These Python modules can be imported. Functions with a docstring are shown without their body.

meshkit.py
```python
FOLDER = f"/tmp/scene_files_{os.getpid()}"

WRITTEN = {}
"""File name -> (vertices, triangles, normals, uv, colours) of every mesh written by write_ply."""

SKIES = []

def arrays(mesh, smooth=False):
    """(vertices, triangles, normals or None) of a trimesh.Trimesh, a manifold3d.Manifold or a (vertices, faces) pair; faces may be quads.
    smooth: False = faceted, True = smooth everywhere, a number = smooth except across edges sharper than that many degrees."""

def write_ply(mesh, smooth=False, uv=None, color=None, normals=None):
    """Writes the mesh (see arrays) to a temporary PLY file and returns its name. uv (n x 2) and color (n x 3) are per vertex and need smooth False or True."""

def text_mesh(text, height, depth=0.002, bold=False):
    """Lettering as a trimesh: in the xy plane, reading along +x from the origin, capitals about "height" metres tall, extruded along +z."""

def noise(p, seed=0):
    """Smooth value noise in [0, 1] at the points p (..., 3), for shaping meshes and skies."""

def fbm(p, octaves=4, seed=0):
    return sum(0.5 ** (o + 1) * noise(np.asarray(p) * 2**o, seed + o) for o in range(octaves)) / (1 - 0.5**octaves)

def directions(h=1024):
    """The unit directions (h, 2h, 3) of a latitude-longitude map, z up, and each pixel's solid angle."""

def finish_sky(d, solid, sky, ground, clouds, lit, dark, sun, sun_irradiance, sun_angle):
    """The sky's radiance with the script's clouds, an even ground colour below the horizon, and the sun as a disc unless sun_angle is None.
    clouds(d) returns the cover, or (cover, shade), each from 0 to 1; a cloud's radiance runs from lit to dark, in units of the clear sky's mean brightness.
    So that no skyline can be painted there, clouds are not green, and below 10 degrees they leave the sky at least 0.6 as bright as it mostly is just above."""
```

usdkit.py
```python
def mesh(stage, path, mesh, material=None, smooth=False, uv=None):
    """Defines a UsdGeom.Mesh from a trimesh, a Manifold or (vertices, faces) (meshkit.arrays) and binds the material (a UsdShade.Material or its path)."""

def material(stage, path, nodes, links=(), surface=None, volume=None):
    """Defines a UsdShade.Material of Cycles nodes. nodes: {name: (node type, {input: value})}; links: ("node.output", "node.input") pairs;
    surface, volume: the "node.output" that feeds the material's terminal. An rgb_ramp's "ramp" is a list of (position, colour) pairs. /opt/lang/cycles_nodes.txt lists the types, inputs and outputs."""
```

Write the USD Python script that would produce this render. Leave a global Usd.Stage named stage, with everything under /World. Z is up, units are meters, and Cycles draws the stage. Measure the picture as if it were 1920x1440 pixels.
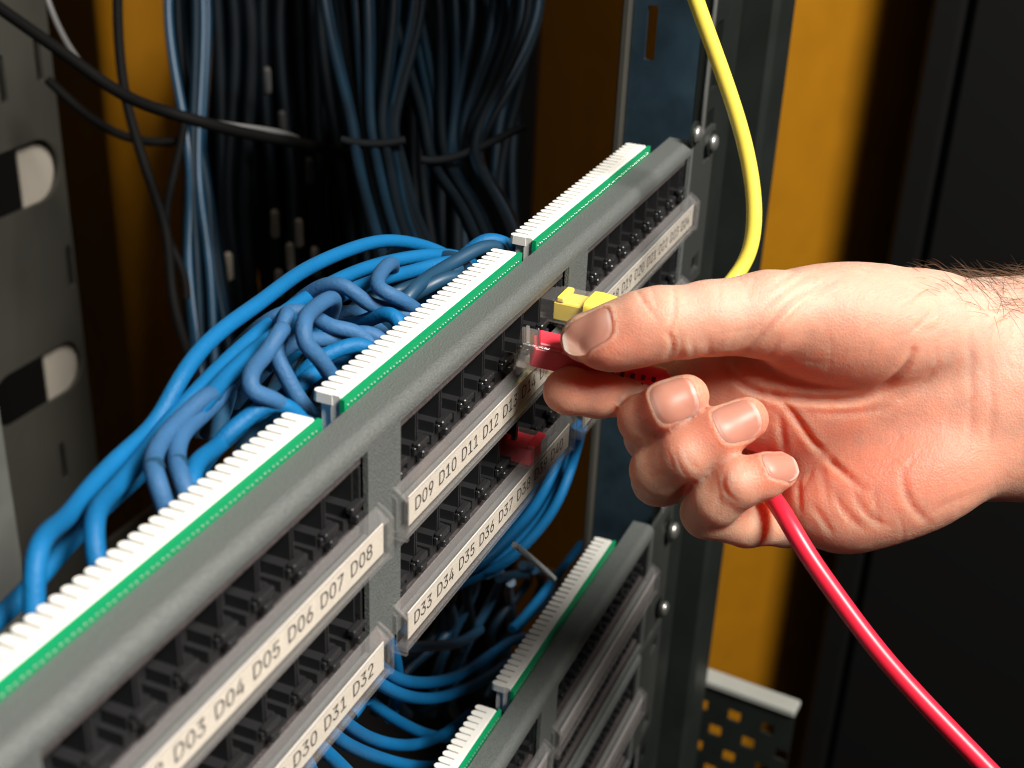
import math, random
import numpy as np, trimesh, usdkit, meshkit
from pxr import Usd, UsdGeom, UsdLux, UsdShade, Gf, Sdf, Vt
from shapely.geometry import Polygon, box as sbox, LineString
from shapely import affinity
rng = np.random.default_rng(7)
stage = Usd.Stage.CreateInMemory()
UsdGeom.SetStageUpAxis(stage, UsdGeom.Tokens.z); UsdGeom.SetStageMetersPerUnit(stage, 1.0)
UsdGeom.Xform.Define(stage, '/World'); UsdGeom.Scope.Define(stage, '/World/Looks')

# ---------------------------------------------------------------- camera, light
F = 2582.884                                   # focal length in photo pixels (1920 wide)
CAM = np.array([[0.39994206, -0.91570968, 0.03901453], [-0.4054541, -0.21493933, -0.88848639], [0.82198134, 0.33952447, -0.45724152]])
EYE = np.array([-0.14343424, -0.13693657, 0.19089509])
cam = UsdGeom.Camera.Define(stage, '/World/camera')
cam.CreateHorizontalApertureAttr(36.0); cam.CreateVerticalApertureAttr(27.0)
cam.CreateFocalLengthAttr(F / 1920 * 36); cam.CreateClippingRangeAttr(Gf.Vec2f(0.01, 50))
cam.CreateFStopAttr(15.5); cam.CreateFocusDistanceAttr(0.412)
cam.CreateExposureAttr(0.75)
m = np.eye(4); m[0, :3] = CAM[0]; m[1, :3] = -CAM[1]; m[2, :3] = -CAM[2]; m[3, :3] = EYE
cam.AddTransformOp().Set(Gf.Matrix4d(*m.ravel().tolist()))

def lamp(name, pos, target, w, h, power, color):
    l = UsdLux.RectLight.Define(stage, '/World/' + name)
    z = np.array(pos) - np.array(target); z /= np.linalg.norm(z)
    x = np.cross([0, 0, 1], z); x /= np.linalg.norm(x); y = np.cross(z, x)
    M = np.eye(4); M[0, :3] = x; M[1, :3] = y; M[2, :3] = z; M[3, :3] = pos
    l.AddTransformOp().Set(Gf.Matrix4d(*M.ravel().tolist()))
    l.CreateWidthAttr(w); l.CreateHeightAttr(h); l.CreateIntensityAttr(power); l.CreateColorAttr(Gf.Vec3f(*color)); l.CreateNormalizeAttr(True)
KEY = np.array([-0.16, -1.08, 1.30])
lamp('key_lamp', KEY, (0.28, 0.0, 0.0), 0.6, 0.6, 15.0, (1.0, 0.955, 0.89))
lamp('added_room_fill', (0.2, -0.4, 2.3), (0.35, 0.0, 0.0), 1.2, 1.2, 1.0, (1.0, 0.88, 0.72))  # added fill for the room, no lamp known to hang there

# ---------------------------------------------------------------- helpers
def ray(u, v): return np.array([(u - 960) / F, (v - 720) / F, 1.0]) @ CAM
def at_y(u, v, y):                                # the point of the plane y = const seen at a photo pixel
    d = ray(u, v); return EYE + d * ((y - EYE[1]) / d[1])
def at_x(u, v, x):
    d = ray(u, v); return EYE + d * ((x - EYE[0]) / d[0])
def at_d(u, v, d): return EYE + ray(u, v) * d
def at_z(u, v, z):
    d = ray(u, v); return EYE + d * ((z - EYE[2]) / d[2])

used = {}
def numbered(parent, name):
    k = (parent, name); n = used.get(k, 0); used[k] = n + 1
    return parent + '/' + (name if n == 0 else '%s_%03d' % (name, n))
def path_of(p): return '/World' if p is None else (p if isinstance(p, str) else str(p.GetPath()))
def tag(p, label=None, cat=None, group=None, kind=None):
    for k, v in (('label', label), ('category', cat), ('group', group), ('kind', kind)):
        if v: p.SetCustomDataByKey(k, v)
    return p
def obj(name, mesh, mat, parent=None, smooth=False, color=None):
    if isinstance(mesh, list): mesh = trimesh.util.concatenate(mesh)
    pth = numbered(path_of(parent), name)
    g = usdkit.mesh(stage, pth, mesh, LOOK[mat], smooth=smooth)
    g.CreateDoubleSidedAttr(True)
    if color is not None:
        UsdGeom.PrimvarsAPI(g).CreatePrimvar('tint', Sdf.ValueTypeNames.Color3fArray, 'vertex').Set(Vt.Vec3fArray.FromNumpy(np.asarray(color, np.float32)))
    return g.GetPrim()
def thing(name, label, cat, group=None, loc=(0, 0, 0)):
    x = UsdGeom.Xform.Define(stage, numbered('/World', name))
    if any(loc): x.AddTranslateOp().Set(Gf.Vec3d(*map(float, loc)))
    return tag(x.GetPrim(), label, cat, group)
def part(name, parent, loc=(0, 0, 0)):
    x = UsdGeom.Xform.Define(stage, numbered(path_of(parent), name))
    if any(loc): x.AddTranslateOp().Set(Gf.Vec3d(*map(float, loc)))
    return x.GetPrim()
def bx(x0, x1, y0, y1, z0, z1, ch=0.0):
    if ch:
        import manifold3d as m3
        c = np.array([[a, b, c] for a in (x0, x1) for b in (y0, y1) for c in (z0, z1)]); ctr = c.mean(0)
        pts = []
        for p in c:
            for k in range(3):
                q = p.copy(); s = np.sign(ctr - p)
                for j in range(3):
                    if j != k: q[j] += s[j] * ch
                pts.append(q)
        return trimesh.Trimesh(np.array(pts)).convex_hull
    b = trimesh.creation.box((x1 - x0, y1 - y0, z1 - z0)); b.apply_translation(((x0 + x1) / 2, (y0 + y1) / 2, (z0 + z1) / 2)); return b
def prism_x(poly, x0, x1):                        # polygon given in (y, z), extruded along x
    e = trimesh.creation.extrude_polygon(poly, x1 - x0, engine='earcut')
    v = e.vertices.copy(); e.vertices = np.stack([v[:, 2] + x0, v[:, 0], v[:, 1]], 1); e.fix_normals(); return e
def prism_y(poly, y0, y1):                        # polygon given in (x, z), extruded along y
    e = trimesh.creation.extrude_polygon(poly, y1 - y0, engine='earcut')
    v = e.vertices.copy(); e.vertices = np.stack([v[:, 0], y1 - v[:, 2], v[:, 1]], 1); e.fix_normals(); return e
def prism_z(poly, z0, z1):
    e = trimesh.creation.extrude_polygon(poly, z1 - z0, engine='earcut'); e.apply_translation((0, 0, z0)); return e
def spline(P, n=10):
    P = np.asarray(P, float)
    from scipy.interpolate import CubicSpline
    t = np.concatenate([[0], np.cumsum(np.sqrt(np.linalg.norm(np.diff(P, axis=0), axis=1)))])
    return CubicSpline(t, P)(np.linspace(0, t[-1], n * (len(P) - 1) + 1))
def tube(C, r, sides=14, caps=True):
    C = np.asarray(C, float); T = np.gradient(C, axis=0); T /= np.linalg.norm(T, axis=1, keepdims=True) + 1e-12
    n = np.cross(T[0], [0.3, 0.2, 0.93]); n /= np.linalg.norm(n)
    r = np.broadcast_to(r, (len(C),)); V = []; a = np.arange(sides) * 2 * np.pi / sides
    for i in range(len(C)):
        n = n - T[i] * (n @ T[i]); n /= np.linalg.norm(n); b = np.cross(T[i], n)
        V.append(C[i] + r[i] * (np.cos(a)[:, None] * n + np.sin(a)[:, None] * b))
    V = np.array(V).reshape(-1, 3)
    i, j = np.meshgrid(np.arange(len(C) - 1), np.arange(sides), indexing='ij')
    q = np.stack([i * sides + j, i * sides + (j + 1) % sides, (i + 1) * sides + (j + 1) % sides, (i + 1) * sides + j], -1).reshape(-1, 4)
    Fc = np.vstack([q[:, [0, 1, 2]], q[:, [0, 2, 3]]])
    if caps:
        k = len(V); V = np.vstack([V, C[0], C[-1]]); s = np.arange(sides); e = (len(C) - 1) * sides
        Fc = np.vstack([Fc, np.stack([np.full(sides, k), (s + 1) % sides, s], 1), np.stack([np.full(sides, k + 1), e + s, e + (s + 1) % sides], 1)])
    return trimesh.Trimesh(V, Fc, process=False)

# ---------------------------------------------------------------- materials
LOOK = {}
def mat(name, color, rough=0.5, bump=None, vary=None, **kw):
    nodes = {'p': ('principled_bsdf', dict(base_color=color, roughness=rough, **kw))}
    links = []
    if bump or vary: nodes['tc'] = ('geometry', {})
    if vary:                                       # vary = (scale, dark factor, light factor)
        s, a, b = vary
        nodes['vn'] = ('noise_texture', dict(scale=s, detail=4.0)); links += [('tc.position', 'vn.vector')]
        nodes['vr'] = ('rgb_ramp', dict(ramp=[(0.3, tuple(c * a for c in color)), (0.7, tuple(min(1, c * b) for c in color))])); links += [('vn.fac', 'vr.fac'), ('vr.color', 'p.base_color')]
    if bump:                                       # bump = (scale, distance)
        nodes['bn'] = ('noise_texture', dict(scale=bump[0], detail=3.0)); nodes['b'] = ('bump', dict(strength=1.0, distance=bump[1]))
        links += [('tc.position', 'bn.vector'), ('bn.fac', 'b.height'), ('b.normal', 'p.normal')]
    LOOK[name] = usdkit.material(stage, '/World/Looks/' + name, nodes, links, surface='p.BSDF')
mat('panel_steel', (0.10, 0.109, 0.104), 0.5, bump=(1800, 0.0004), vary=(2600, 0.7, 1.3))
mat('ear_steel', (0.032, 0.034, 0.032), 0.5, bump=(1800, 0.0003))
mat('black_plastic', (0.02, 0.02, 0.021), 0.32, bump=(600, 0.0003))
mat('jack_plastic', (0.017, 0.017, 0.018), 0.28)
mat('bezel_plastic', (0.07, 0.06, 0.06), 0.45, vary=(900, 0.7, 1.3))
mat('white_plastic', (0.74, 0.725, 0.675), 0.4, vary=(120, 0.96, 1.03))
mat('circuit_green', (0.0, 0.27, 0.10), 0.35)
mat('solder', (0.75, 0.74, 0.7), 0.3, metallic=0.8)
mat('brass', (0.8, 0.6, 0.25), 0.3, metallic=1.0)
mat('paper', (0.85, 0.80, 0.71), 0.7, vary=(300, 0.95, 1.04))
mat('grey_paper', (0.42, 0.40, 0.40), 0.7)
mat('ink', (0.03, 0.027, 0.027), 0.6)
mat('rail_steel', (0.05, 0.09, 0.12), 0.32, vary=(60, 0.7, 1.3), metallic=0.7)  # blue tint paints in the reflection of the blue cables
mat('zinc', (0.55, 0.55, 0.52), 0.35, metallic=0.9)
mat('frame_black', (0.011, 0.014, 0.012), 0.45, vary=(40, 0.8, 1.2))
mat('cabinet_black', (0.005, 0.005, 0.005), 0.6, specular_ior_level=0.15)
mat('orange_paint', (0.33, 0.137, 0.004), 0.6, specular_ior_level=0.15, vary=(30, 0.93, 1.06))
mat('side_steel', (0.042, 0.040, 0.033), 0.5, vary=(15, 0.85, 1.15))
mat('cream_duct', (0.42, 0.38, 0.32), 0.5)
mat('pale_grey_steel', (0.33, 0.34, 0.31), 0.45, vary=(20, 0.9, 1.1))
mat('upright_steel', (0.13, 0.135, 0.125), 0.5, vary=(20, 0.8, 1.2))
mat('dark_wall', (0.012, 0.011, 0.010), 0.8)
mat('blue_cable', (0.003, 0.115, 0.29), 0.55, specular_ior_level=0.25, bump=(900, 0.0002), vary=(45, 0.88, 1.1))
mat('pale_blue_cable', (0.032, 0.11, 0.24), 0.6, specular_ior_level=0.25, bump=(900, 0.0002), vary=(45, 0.85, 1.1))
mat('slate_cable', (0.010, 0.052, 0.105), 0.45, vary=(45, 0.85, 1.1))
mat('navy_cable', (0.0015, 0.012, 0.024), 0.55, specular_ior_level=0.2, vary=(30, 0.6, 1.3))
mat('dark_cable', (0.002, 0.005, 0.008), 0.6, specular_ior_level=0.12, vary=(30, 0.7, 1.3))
mat('black_cable', (0.003, 0.003, 0.003), 0.7, specular_ior_level=0.1)
mat('grey_cable', (0.10, 0.10, 0.10), 0.5)
mat('tie_white', (0.55, 0.58, 0.6), 0.4)
mat('tie_black', (0.004, 0.005, 0.006), 0.7, specular_ior_level=0.1)
mat('yellow_cable', (0.85, 0.68, 0.09), 0.38, vary=(60, 0.96, 1.03))
mat('yellow_boot', (0.86, 0.66, 0.10), 0.42)
mat('red_cable', (0.72, 0.018, 0.045), 0.33, vary=(60, 0.95, 1.04))
mat('red_boot', (0.70, 0.018, 0.040), 0.38)
mat('red_insert', (0.88, 0.05, 0.08), 0.4)
mat('dark_red', (0.06, 0.003, 0.005), 0.6)
mat('hair', (0.10, 0.05, 0.022), 0.5)
def clear(name, tint, haze, haze_color):           # clear moulded plastic: lets light through, shines at grazing angles, slightly milky
    LOOK[name] = usdkit.material(stage, '/World/Looks/' + name, {
        't': ('transparent_bsdf', dict(color=tint)), 'd': ('diffuse_bsdf', dict(color=haze_color)), 'm1': ('mix_closure', dict(fac=haze)),
        'g': ('glossy_bsdf', dict(color=(1, 1, 1), roughness=0.08)), 'l': ('layer_weight', dict(blend=0.5)), 'pw': ('math', dict(math_type='power', value2=4.0)), 'ma': ('math', dict(math_type='multiply_add', value2=0.75, value3=0.04)), 'm2': ('mix_closure', {})},
        [('t.BSDF', 'm1.closure1'), ('d.BSDF', 'm1.closure2'), ('l.facing', 'pw.value1'), ('pw.value', 'ma.value1'), ('m1.closure', 'm2.closure1'), ('g.BSDF', 'm2.closure2'), ('ma.value', 'm2.fac')], surface='m2.closure')
clear('clear_plastic', (0.97, 0.97, 0.97), 0.06, (0.75, 0.72, 0.71))
clear('label_window', (0.97, 0.96, 0.95), 0.02, (0.6, 0.57, 0.56))
clear('plug_plastic', (0.95, 0.94, 0.93), 0.07, (0.9, 0.86, 0.84))
clear('red_plug_plastic', (0.97, 0.62, 0.58), 0.22, (0.8, 0.2, 0.16))

# ---------------------------------------------------------------- room
floor = obj('floor', bx(-3, 4, -3, 4, -1.60, -1.55), 'dark_wall'); tag(floor, kind='structure')
wall = obj('wall', bx(2.9, 3.0, -3, 4, -1.55, 2.6), 'dark_wall'); tag(wall, kind='structure')
wall2 = obj('wall', bx(-3, 2.9, 2.2, 2.3, -1.55, 2.6), 'dark_wall'); tag(wall2, kind='structure')

def rounded_rect(w, d, r):
    return sbox(-w / 2 + r, -d / 2 + r, w / 2 - r, d / 2 - r).buffer(r, quad_segs=10)
def post(name, corner, az_left, wl, wr, z0, z1, label, r=0.02):
    """Square post standing at plan point corner; its left visible face looks along azimuth az_left, the right one 90 degrees on."""
    n1 = np.array([math.cos(math.radians(az_left)), math.sin(math.radians(az_left))]); n2 = np.array([-n1[1], n1[0]])   # right face normal
    # corner c is where both visible faces meet; body extends to -n1 (by wr) and -n2 (by wl)
    P = Polygon([corner, corner - n1 * wr, corner - n1 * wr - n2 * wl, corner - n2 * wl]).buffer(-r).buffer(r, quad_segs=12)
    o = obj(name, prism_z(P, z0, z1), 'orange_paint', smooth=40)
    return tag(o, label, 'post')
cl = at_y(240, 500, 0.56)[:2]  # orange wall given a post shape so its left face goes dark
post('shaped_orange_post', cl, 147, 0.18, 0.16, -1.55, 1.0, 'orange painted surface shaped as a post behind the slotted steel panel and black cables', 0.028)
cr = at_x(1330, 300, 0.98)[:2]  # second post shape, left face turned away from the key light
post('shaped_orange_post', cr, 138, 0.36, 0.28, -1.55, 1.0, 'orange painted surface shaped as a post behind the dark rack rail and the hand', 0.02)

# black cabinet right of the orange post, with a vertical door seam
cabn = thing('cabinet', 'tall black cabinet at the right behind the wrist', 'cabinet')
p0 = at_x(1660, 500, 1.02); p1 = at_x(1760, 300, 1.02); p2 = at_x(2300, 500, 1.02)
obj('door_frame', bx(1.02, 1.10, p1[1] + 0.001, p0[1], -1.55, 1.0, 0.004), 'cabinet_black', cabn)
obj('door', bx(1.025, 1.10, p2[1], p1[1] - 0.003, -1.55, 1.0, 0.004), 'cabinet_black', cabn)

# ---------------------------------------------------------------- rack rails
rail = thing('rack_rail', 'dark steel rack upright with cage nut holes at the far end of the panels', 'rack rail')
RX = 0.392
ya, yb = at_x(1180, 130, RX)[1], 0.010
sl = [sbox(yb + (ya - yb) * 0.72 - 0.0012, z - 0.010, yb + (ya - yb) * 0.72 + 0.0012, z + 0.010).buffer(0.001) for z in np.arange(-0.5, 0.5, 0.13) + 0.045]
web = sbox(yb, -0.55, ya, 0.45)
for s_ in sl: web = web.difference(s_)
obj('web', prism_x(web, RX, RX + 0.002), 'rail_steel', rail)
obj('back_lip', bx(RX - 0.0035, RX + 0.002, ya + 0.0005, ya + 0.004, -0.55, 0.45, 0.0008), 'side_steel', rail)
fl = sbox(RX, -0.55, 0.440, 0.45)
for z in np.arange(-0.54, 0.44, 0.0182): fl = fl.difference(sbox(RX + 0.010, z, RX + 0.020, z + 0.0095))
obj('front_flange', prism_y(fl, 0.0062, 0.0082), 'frame_black', rail)
obj('edge_bead', bx(RX - 0.001, RX + 0.0015, 0.0045, 0.0062, -0.55, 0.45, 0.0006), 'zinc', rail)
fr = thing('steel_upright', 'dark green black steel upright between the rack rail and the orange post', 'upright')
e0 = at_x(1443, 150, 0.52)
obj('face', bx(0.52, 0.56, e0[1], e0[1] + 0.055, -1.5, 0.8, 0.003), 'frame_black', fr)

def screw(p, label, r=0.0042, group=None):
    s = thing('screw', label, 'screw', group)
    h = trimesh.creation.icosphere(2, r); h.apply_scale((1, 0.55, 1)); h.apply_translation(p)
    obj('head', h, 'zinc', s, smooth=True)
    w = trimesh.creation.annulus(r * 0.9, r * 1.5, 0.001, sections=20); w.apply_transform(trimesh.transformations.rotation_matrix(math.pi / 2, (1, 0, 0))); w.apply_translation(np.array(p) + [0, 0.0012, 0])
    obj('washer', w, 'frame_black', s)

# ---------------------------------------------------------------- patch panels (all lengths in metres, x along the panel, y away from the front)
PITCH, GAP, ROW = 0.014, 8 * 0.014 + 0.01946, 0.0364
CX = [0.049 + GAP * k for k in range(3)]          # middle of each group of eight ports
STRIP = [(-0.0055, 0.1025), (0.1150, 0.2230), (0.2360, 0.3480)]
def jack_mesh():
    w, t, zt, zs, zb = PITCH / 2, 0.0061, 0.0205, 0.0112, 0.0040
    key = Polygon([(-t, zt - 0.0006), (t, zt - 0.0006), (t, zs), (0.0033, zs), (0.0033, 0.0080), (0.0019, 0.0080), (0.0019, zb + 0.001), (-0.0019, zb + 0.001), (-0.0019, 0.0080), (-0.0033, 0.0080), (-0.0033, zs), (-t, zs)])
    fr = sbox(-w + 0.00025, zb, w - 0.00025, zt).difference(key)
    a = prism_y(fr, 0.0060, 0.0120)
    back = bx(-w + 0.0003, w - 0.0003, 0.0122, 0.0127, zb, zt)
    sh = [bx(-t + 0.0002 if s < 0 else 0.0036, -0.0036 if s < 0 else t - 0.0002, 0.0045, 0.0059, zs - 0.0030, zs - 0.0006, 0.0003) for s in (-1, 1)]   # latch shoulders standing proud
    wires = [bx(-0.0036 + k * 0.00102 - 0.00018, -0.0036 + k * 0.00102 + 0.00018, 0.0075, 0.0119, zt - 0.0030, zt - 0.0026) for k in range(8)]
    return trimesh.util.concatenate([a, back] + sh), trimesh.util.concatenate(wires)
JACK, PINS = jack_mesh()
def bar_mesh():                                   # raised T shaped bridge between neighbouring jacks
    return trimesh.util.concatenate([bx(-0.0030, 0.0030, 0.0035, 0.0058, 0.0098, 0.0118, 0.0004), bx(-0.0016, 0.0016, 0.0030, 0.0058, 0.0066, 0.0092, 0.0004)])
BAR = bar_mesh()
def tooth_mesh():
    P = Polygon([(0.0175, 0.0305), (0.0175, 0.0327), (0.0222, 0.0327), (0.0229, 0.0322), (0.0231, 0.0314), (0.0227, 0.0308), (0.0220, 0.0305)])
    mm = prism_x(P, -0.00128, 0.00128); v = mm.vertices
    return mm.copy()
def tooth_at(x):
    P = [(0.0172, 0.00150), (0.0218, 0.00142), (0.0227, 0.0010), (0.0231, 0.0)]
    top, bot = 0.0326, 0.0298
    out = [(y, s) for y, s in P] + [(y, -s) for y, s in P[::-1][1:]]
    poly = Polygon([(x + s, y) for y, s in out])
    a = trimesh.creation.extrude_polygon(poly, top - bot, engine='earcut'); a.apply_translation((0, 0, bot))
    v = a.vertices; hi = v[:, 2] > top - 1e-6; cx = np.array([x, 0.0195]); v[hi, :2] = cx + (v[hi, :2] - cx) * 0.94; a.vertices = v
    return a

def patch_panel(dz, label, texts, holders, detail=True, paper='paper', strips=(0, 1, 2)):
    p = thing('patch_panel', label, 'patch panel', loc=(0, 0, dz))
    # bent steel face with four... openings per row and group, rounded fold, top plate
    face = sbox(-0.045, -0.0388, 0.372, 0.0265)
    for cx in CX:
        for k in (0, 1): face = face.difference(sbox(cx - 0.0573, 0.0012 - ROW * k, cx + 0.0573, 0.0252 - ROW * k))
    a = prism_y(face, 0.0026, 0.0040)
    prof = [(0.0026, 0.0265)] + [(0.0061 - 0.0035 * math.cos(t), 0.0265 + 0.0035 * math.sin(t)) for t in np.linspace(0, math.pi / 2, 9)[1:]] + [(0.0128, 0.0300), (0.0128, 0.0288), (0.0061, 0.0288)] + [(0.0061 - 0.0023 * math.cos(t), 0.0265 + 0.0023 * math.sin(t)) for t in np.linspace(math.pi / 2, 0, 9)[1:]]
    b = prism_x(Polygon(prof), -0.045, 0.372)
    c = bx(-0.045, 0.372, 0.0040, 0.0128, -0.0388, -0.0376)
    chs = obj('chassis', [a, b, c], 'panel_steel', p, smooth=35)
    ear = sbox(0.3722, -0.0388, 0.405, 0.0285)
    for zz in (0.019, -0.030): ear = ear.difference(sbox(0.3905, zz - 0.003, 0.3985, zz + 0.003).buffer(0.001))
    obj('mounting_ear', prism_y(ear, 0.0030, 0.0050), 'ear_steel', p)
    for g, cx in enumerate(CX):
        for k in (0, 1):
            mo = part('port_module', p, (cx, 0, -ROW * k))
            bez = Polygon([(0.0046, 0.0250), (0.0046, 0.0212), (0.0075, 0.0207), (0.0126, 0.0207), (0.0126, 0.0250)])
            obj('bezel', prism_x(bez, -0.0571, 0.0571), 'bezel_plastic', mo)
            for e_ in (-1, 1): obj('end_wall', bx(min(e_ * 0.0571, e_ * 0.0562), max(e_ * 0.0571, e_ * 0.0562), 0.0046, 0.0127, 0.0014, 0.0205), 'black_plastic', mo)
            obj('sill', bx(-0.0571, 0.0571, 0.0046, 0.0127, 0.0012, 0.0039), 'bezel_plastic', mo)
            for j in range(8):
                jm = JACK.copy(); jm.apply_translation(((j - 3.5) * PITCH, 0, 0)); jo = obj('jack', jm, 'jack_plastic', mo)
            if detail:
                for j in range(9):
                    bm = BAR.copy(); bm.apply_translation(((j - 4) * PITCH + (0.0016 if j == 0 else -0.0016 if j == 8 else 0), 0, 0)); obj('latch_bridge', bm, 'jack_plastic', mo)
                w = [PINS.copy() for j in range(8)]
                for j in range(8): w[j].apply_translation(((j - 3.5) * PITCH, 0, 0))
                obj('contact', w, 'brass', mo)
            if (k in holders):
                h = part('label_holder', p, (cx, 0, -ROW * k))
                L = 0.0622
                win = Polygon([(-0.0011, -0.0052), (-0.0011, 0.0043), (-0.0004, 0.0043), (-0.0004, -0.0052)])
                obj('window', prism_x(win, -L + 0.0012, L - 0.0012), 'label_window', h)
                lip = Polygon([(-0.0011, 0.0044), (-0.0008, 0.0050), (0.0024, 0.0078), (0.0024, 0.0070), (0.0004, 0.0052), (-0.0003, 0.0044)])
                obj('top_lip', prism_x(lip, -L + 0.0012, L - 0.0012), 'clear_plastic', h)
                foot = Polygon([(-0.0013, -0.0066), (-0.0013, -0.0053), (0.0020, -0.0053), (0.0020, -0.0066)])
                obj('bottom_lip', prism_x(foot, -L + 0.0012, L - 0.0012), 'clear_plastic', h)
                for s in (-1, 1):
                    cap = Polygon([(-0.0016, -0.0066), (-0.0016, 0.0048), (0.0000, 0.0064), (0.0025, 0.0080), (0.0025, 0.0062), (0.0010, 0.0050), (0.0010, -0.0050), (0.0025, -0.0052), (0.0025, -0.0066)]).buffer(0.0003)
                    obj('end_cap', prism_x(cap, min(s * L, s * (L - 0.0010)), max(s * L, s * (L - 0.0010))), 'clear_plastic', h)
                obj('label_paper', bx(-L + 0.0045, L - 0.0022, 0.0000, 0.0003, -0.0048, 0.0039), paper, h)
                if texts:
                    tm = []
                    for j in range(8):
                        n = g * 8 + j + 1 + 24 * k
                        t = meshkit.text_mesh('D%02d' % n, 0.0041, 0.00005)
                        v = t.vertices.copy(); w = v[:, 0].max() + v[:, 0].min()
                        t.vertices = np.stack([v[:, 0] - w / 2 + (j - 3.5) * PITCH, -0.00008 - v[:, 2] * 0.5, v[:, 1] - 0.0023], 1); tm.append(t)
                    obj('lettering', tm, 'ink', h)
    for g in strips:
        x0, x1 = STRIP[g]
        pc = part('circuit_board', p)
        obj('board', bx(x0 - 0.0008, x1 + 0.0012, 0.0134, 0.0147, -0.036, 0.0324), 'circuit_green', pc)
        n = int((x1 - x0) / 0.0017)
        dots = [trimesh.creation.icosphere(1, 0.00033) for _ in range(n)]
        for i, d in enumerate(dots): d.apply_scale((1, 0.6, 1)); d.apply_translation((x0 + 0.001 + i * 0.0017, 0.01335, 0.0304 + 0.0002 * (i % 2)))
        so = obj('solder_joint', dots, 'solder', pc); tag(so, kind='stuff')
        bl = part('punch_block', p)
        body = Polygon([(0.0149, 0.0205), (0.0149, 0.0322), (0.0153, 0.0327), (0.0176, 0.0327), (0.0178, 0.0322), (0.0178, 0.0205)])
        obj('body', prism_x(body, x0, x1), 'white_plastic', bl)
        obj('base', bx(x0 + 0.001, x1 - 0.001, 0.0179, 0.0210, 0.0205, 0.0290), 'white_plastic', bl)
        nt = 32; st = (x1 - x0 - 0.0026) / (nt - 1)
        for i in range(nt): obj('tooth', tooth_at(x0 + 0.0013 + i * st), 'white_plastic', bl)
    return p
patch_panel(0, 'grey patch panel at the top with rows labelled D01 to D48', True, (0, 1))
patch_panel(-0.1810, 'dark grey patch panel below the top one with white punch blocks', False, (0,), False, 'grey_paper', (0, 1, 2))
patch_panel(-0.2535, 'lowest grey patch panel with its fold just under the second panel', False, (0,), False, 'grey_paper', ())
for zz, lb in ((0.0335, 'bright screw on top of the upper panel ear'),):
    screw(at_y(1308, 252, 0.001), 'bright round screw above the right end of the top panel', 0.0034)
screw(at_y(1338, 268, 0.002), 'dark steel screw on the rail beside the top panel ear', 0.0036)
screw((0.398, 0.000, -0.168), 'steel screw at the right end of the second panel', 0.0042)
screw((0.396, 0.000, -0.212), 'small steel screw low on the second panel ear', 0.0036)

exec_order = True
# ---------------------------------------------------------------- background metal at the left
yL = 0.45
def LP(u, v): p = at_y(u, v, yL); return (p[0], p[2])
sp = thing('side_panel', 'grey steel side panel with big slots and slits at the left', 'steel panel')
x1 = LP(142, 500)[0]
sh = sbox(x1 - 0.42, -0.75, x1, 0.45)
def slot(u, v, w, h): c = LP(u, v); return LineString([(c[0] - w, c[1]), (c[0], c[1])]).buffer(h / 2)
for (u, v, w, h) in ((72, 322, 0.055, 0.040), (122, 690, 0.050, 0.036)): sh = sh.difference(slot(u, v, w, h))
for (u, v) in ((72, 110), (132, 500), (178, 835), (120, 865), (4, 150)):
    c = LP(u, v); 
    if u in (72, 132, 120, 4): sh = sh.difference(LineString([(c[0], c[1] - 0.012), (c[0], c[1] + 0.012)]).buffer(0.0028))
obj('sheet', prism_y(sh, yL, yL + 0.003), 'side_steel', sp)
dc = thing('cable_duct', 'cream duct showing through the slots of the side panel', 'duct')
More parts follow.
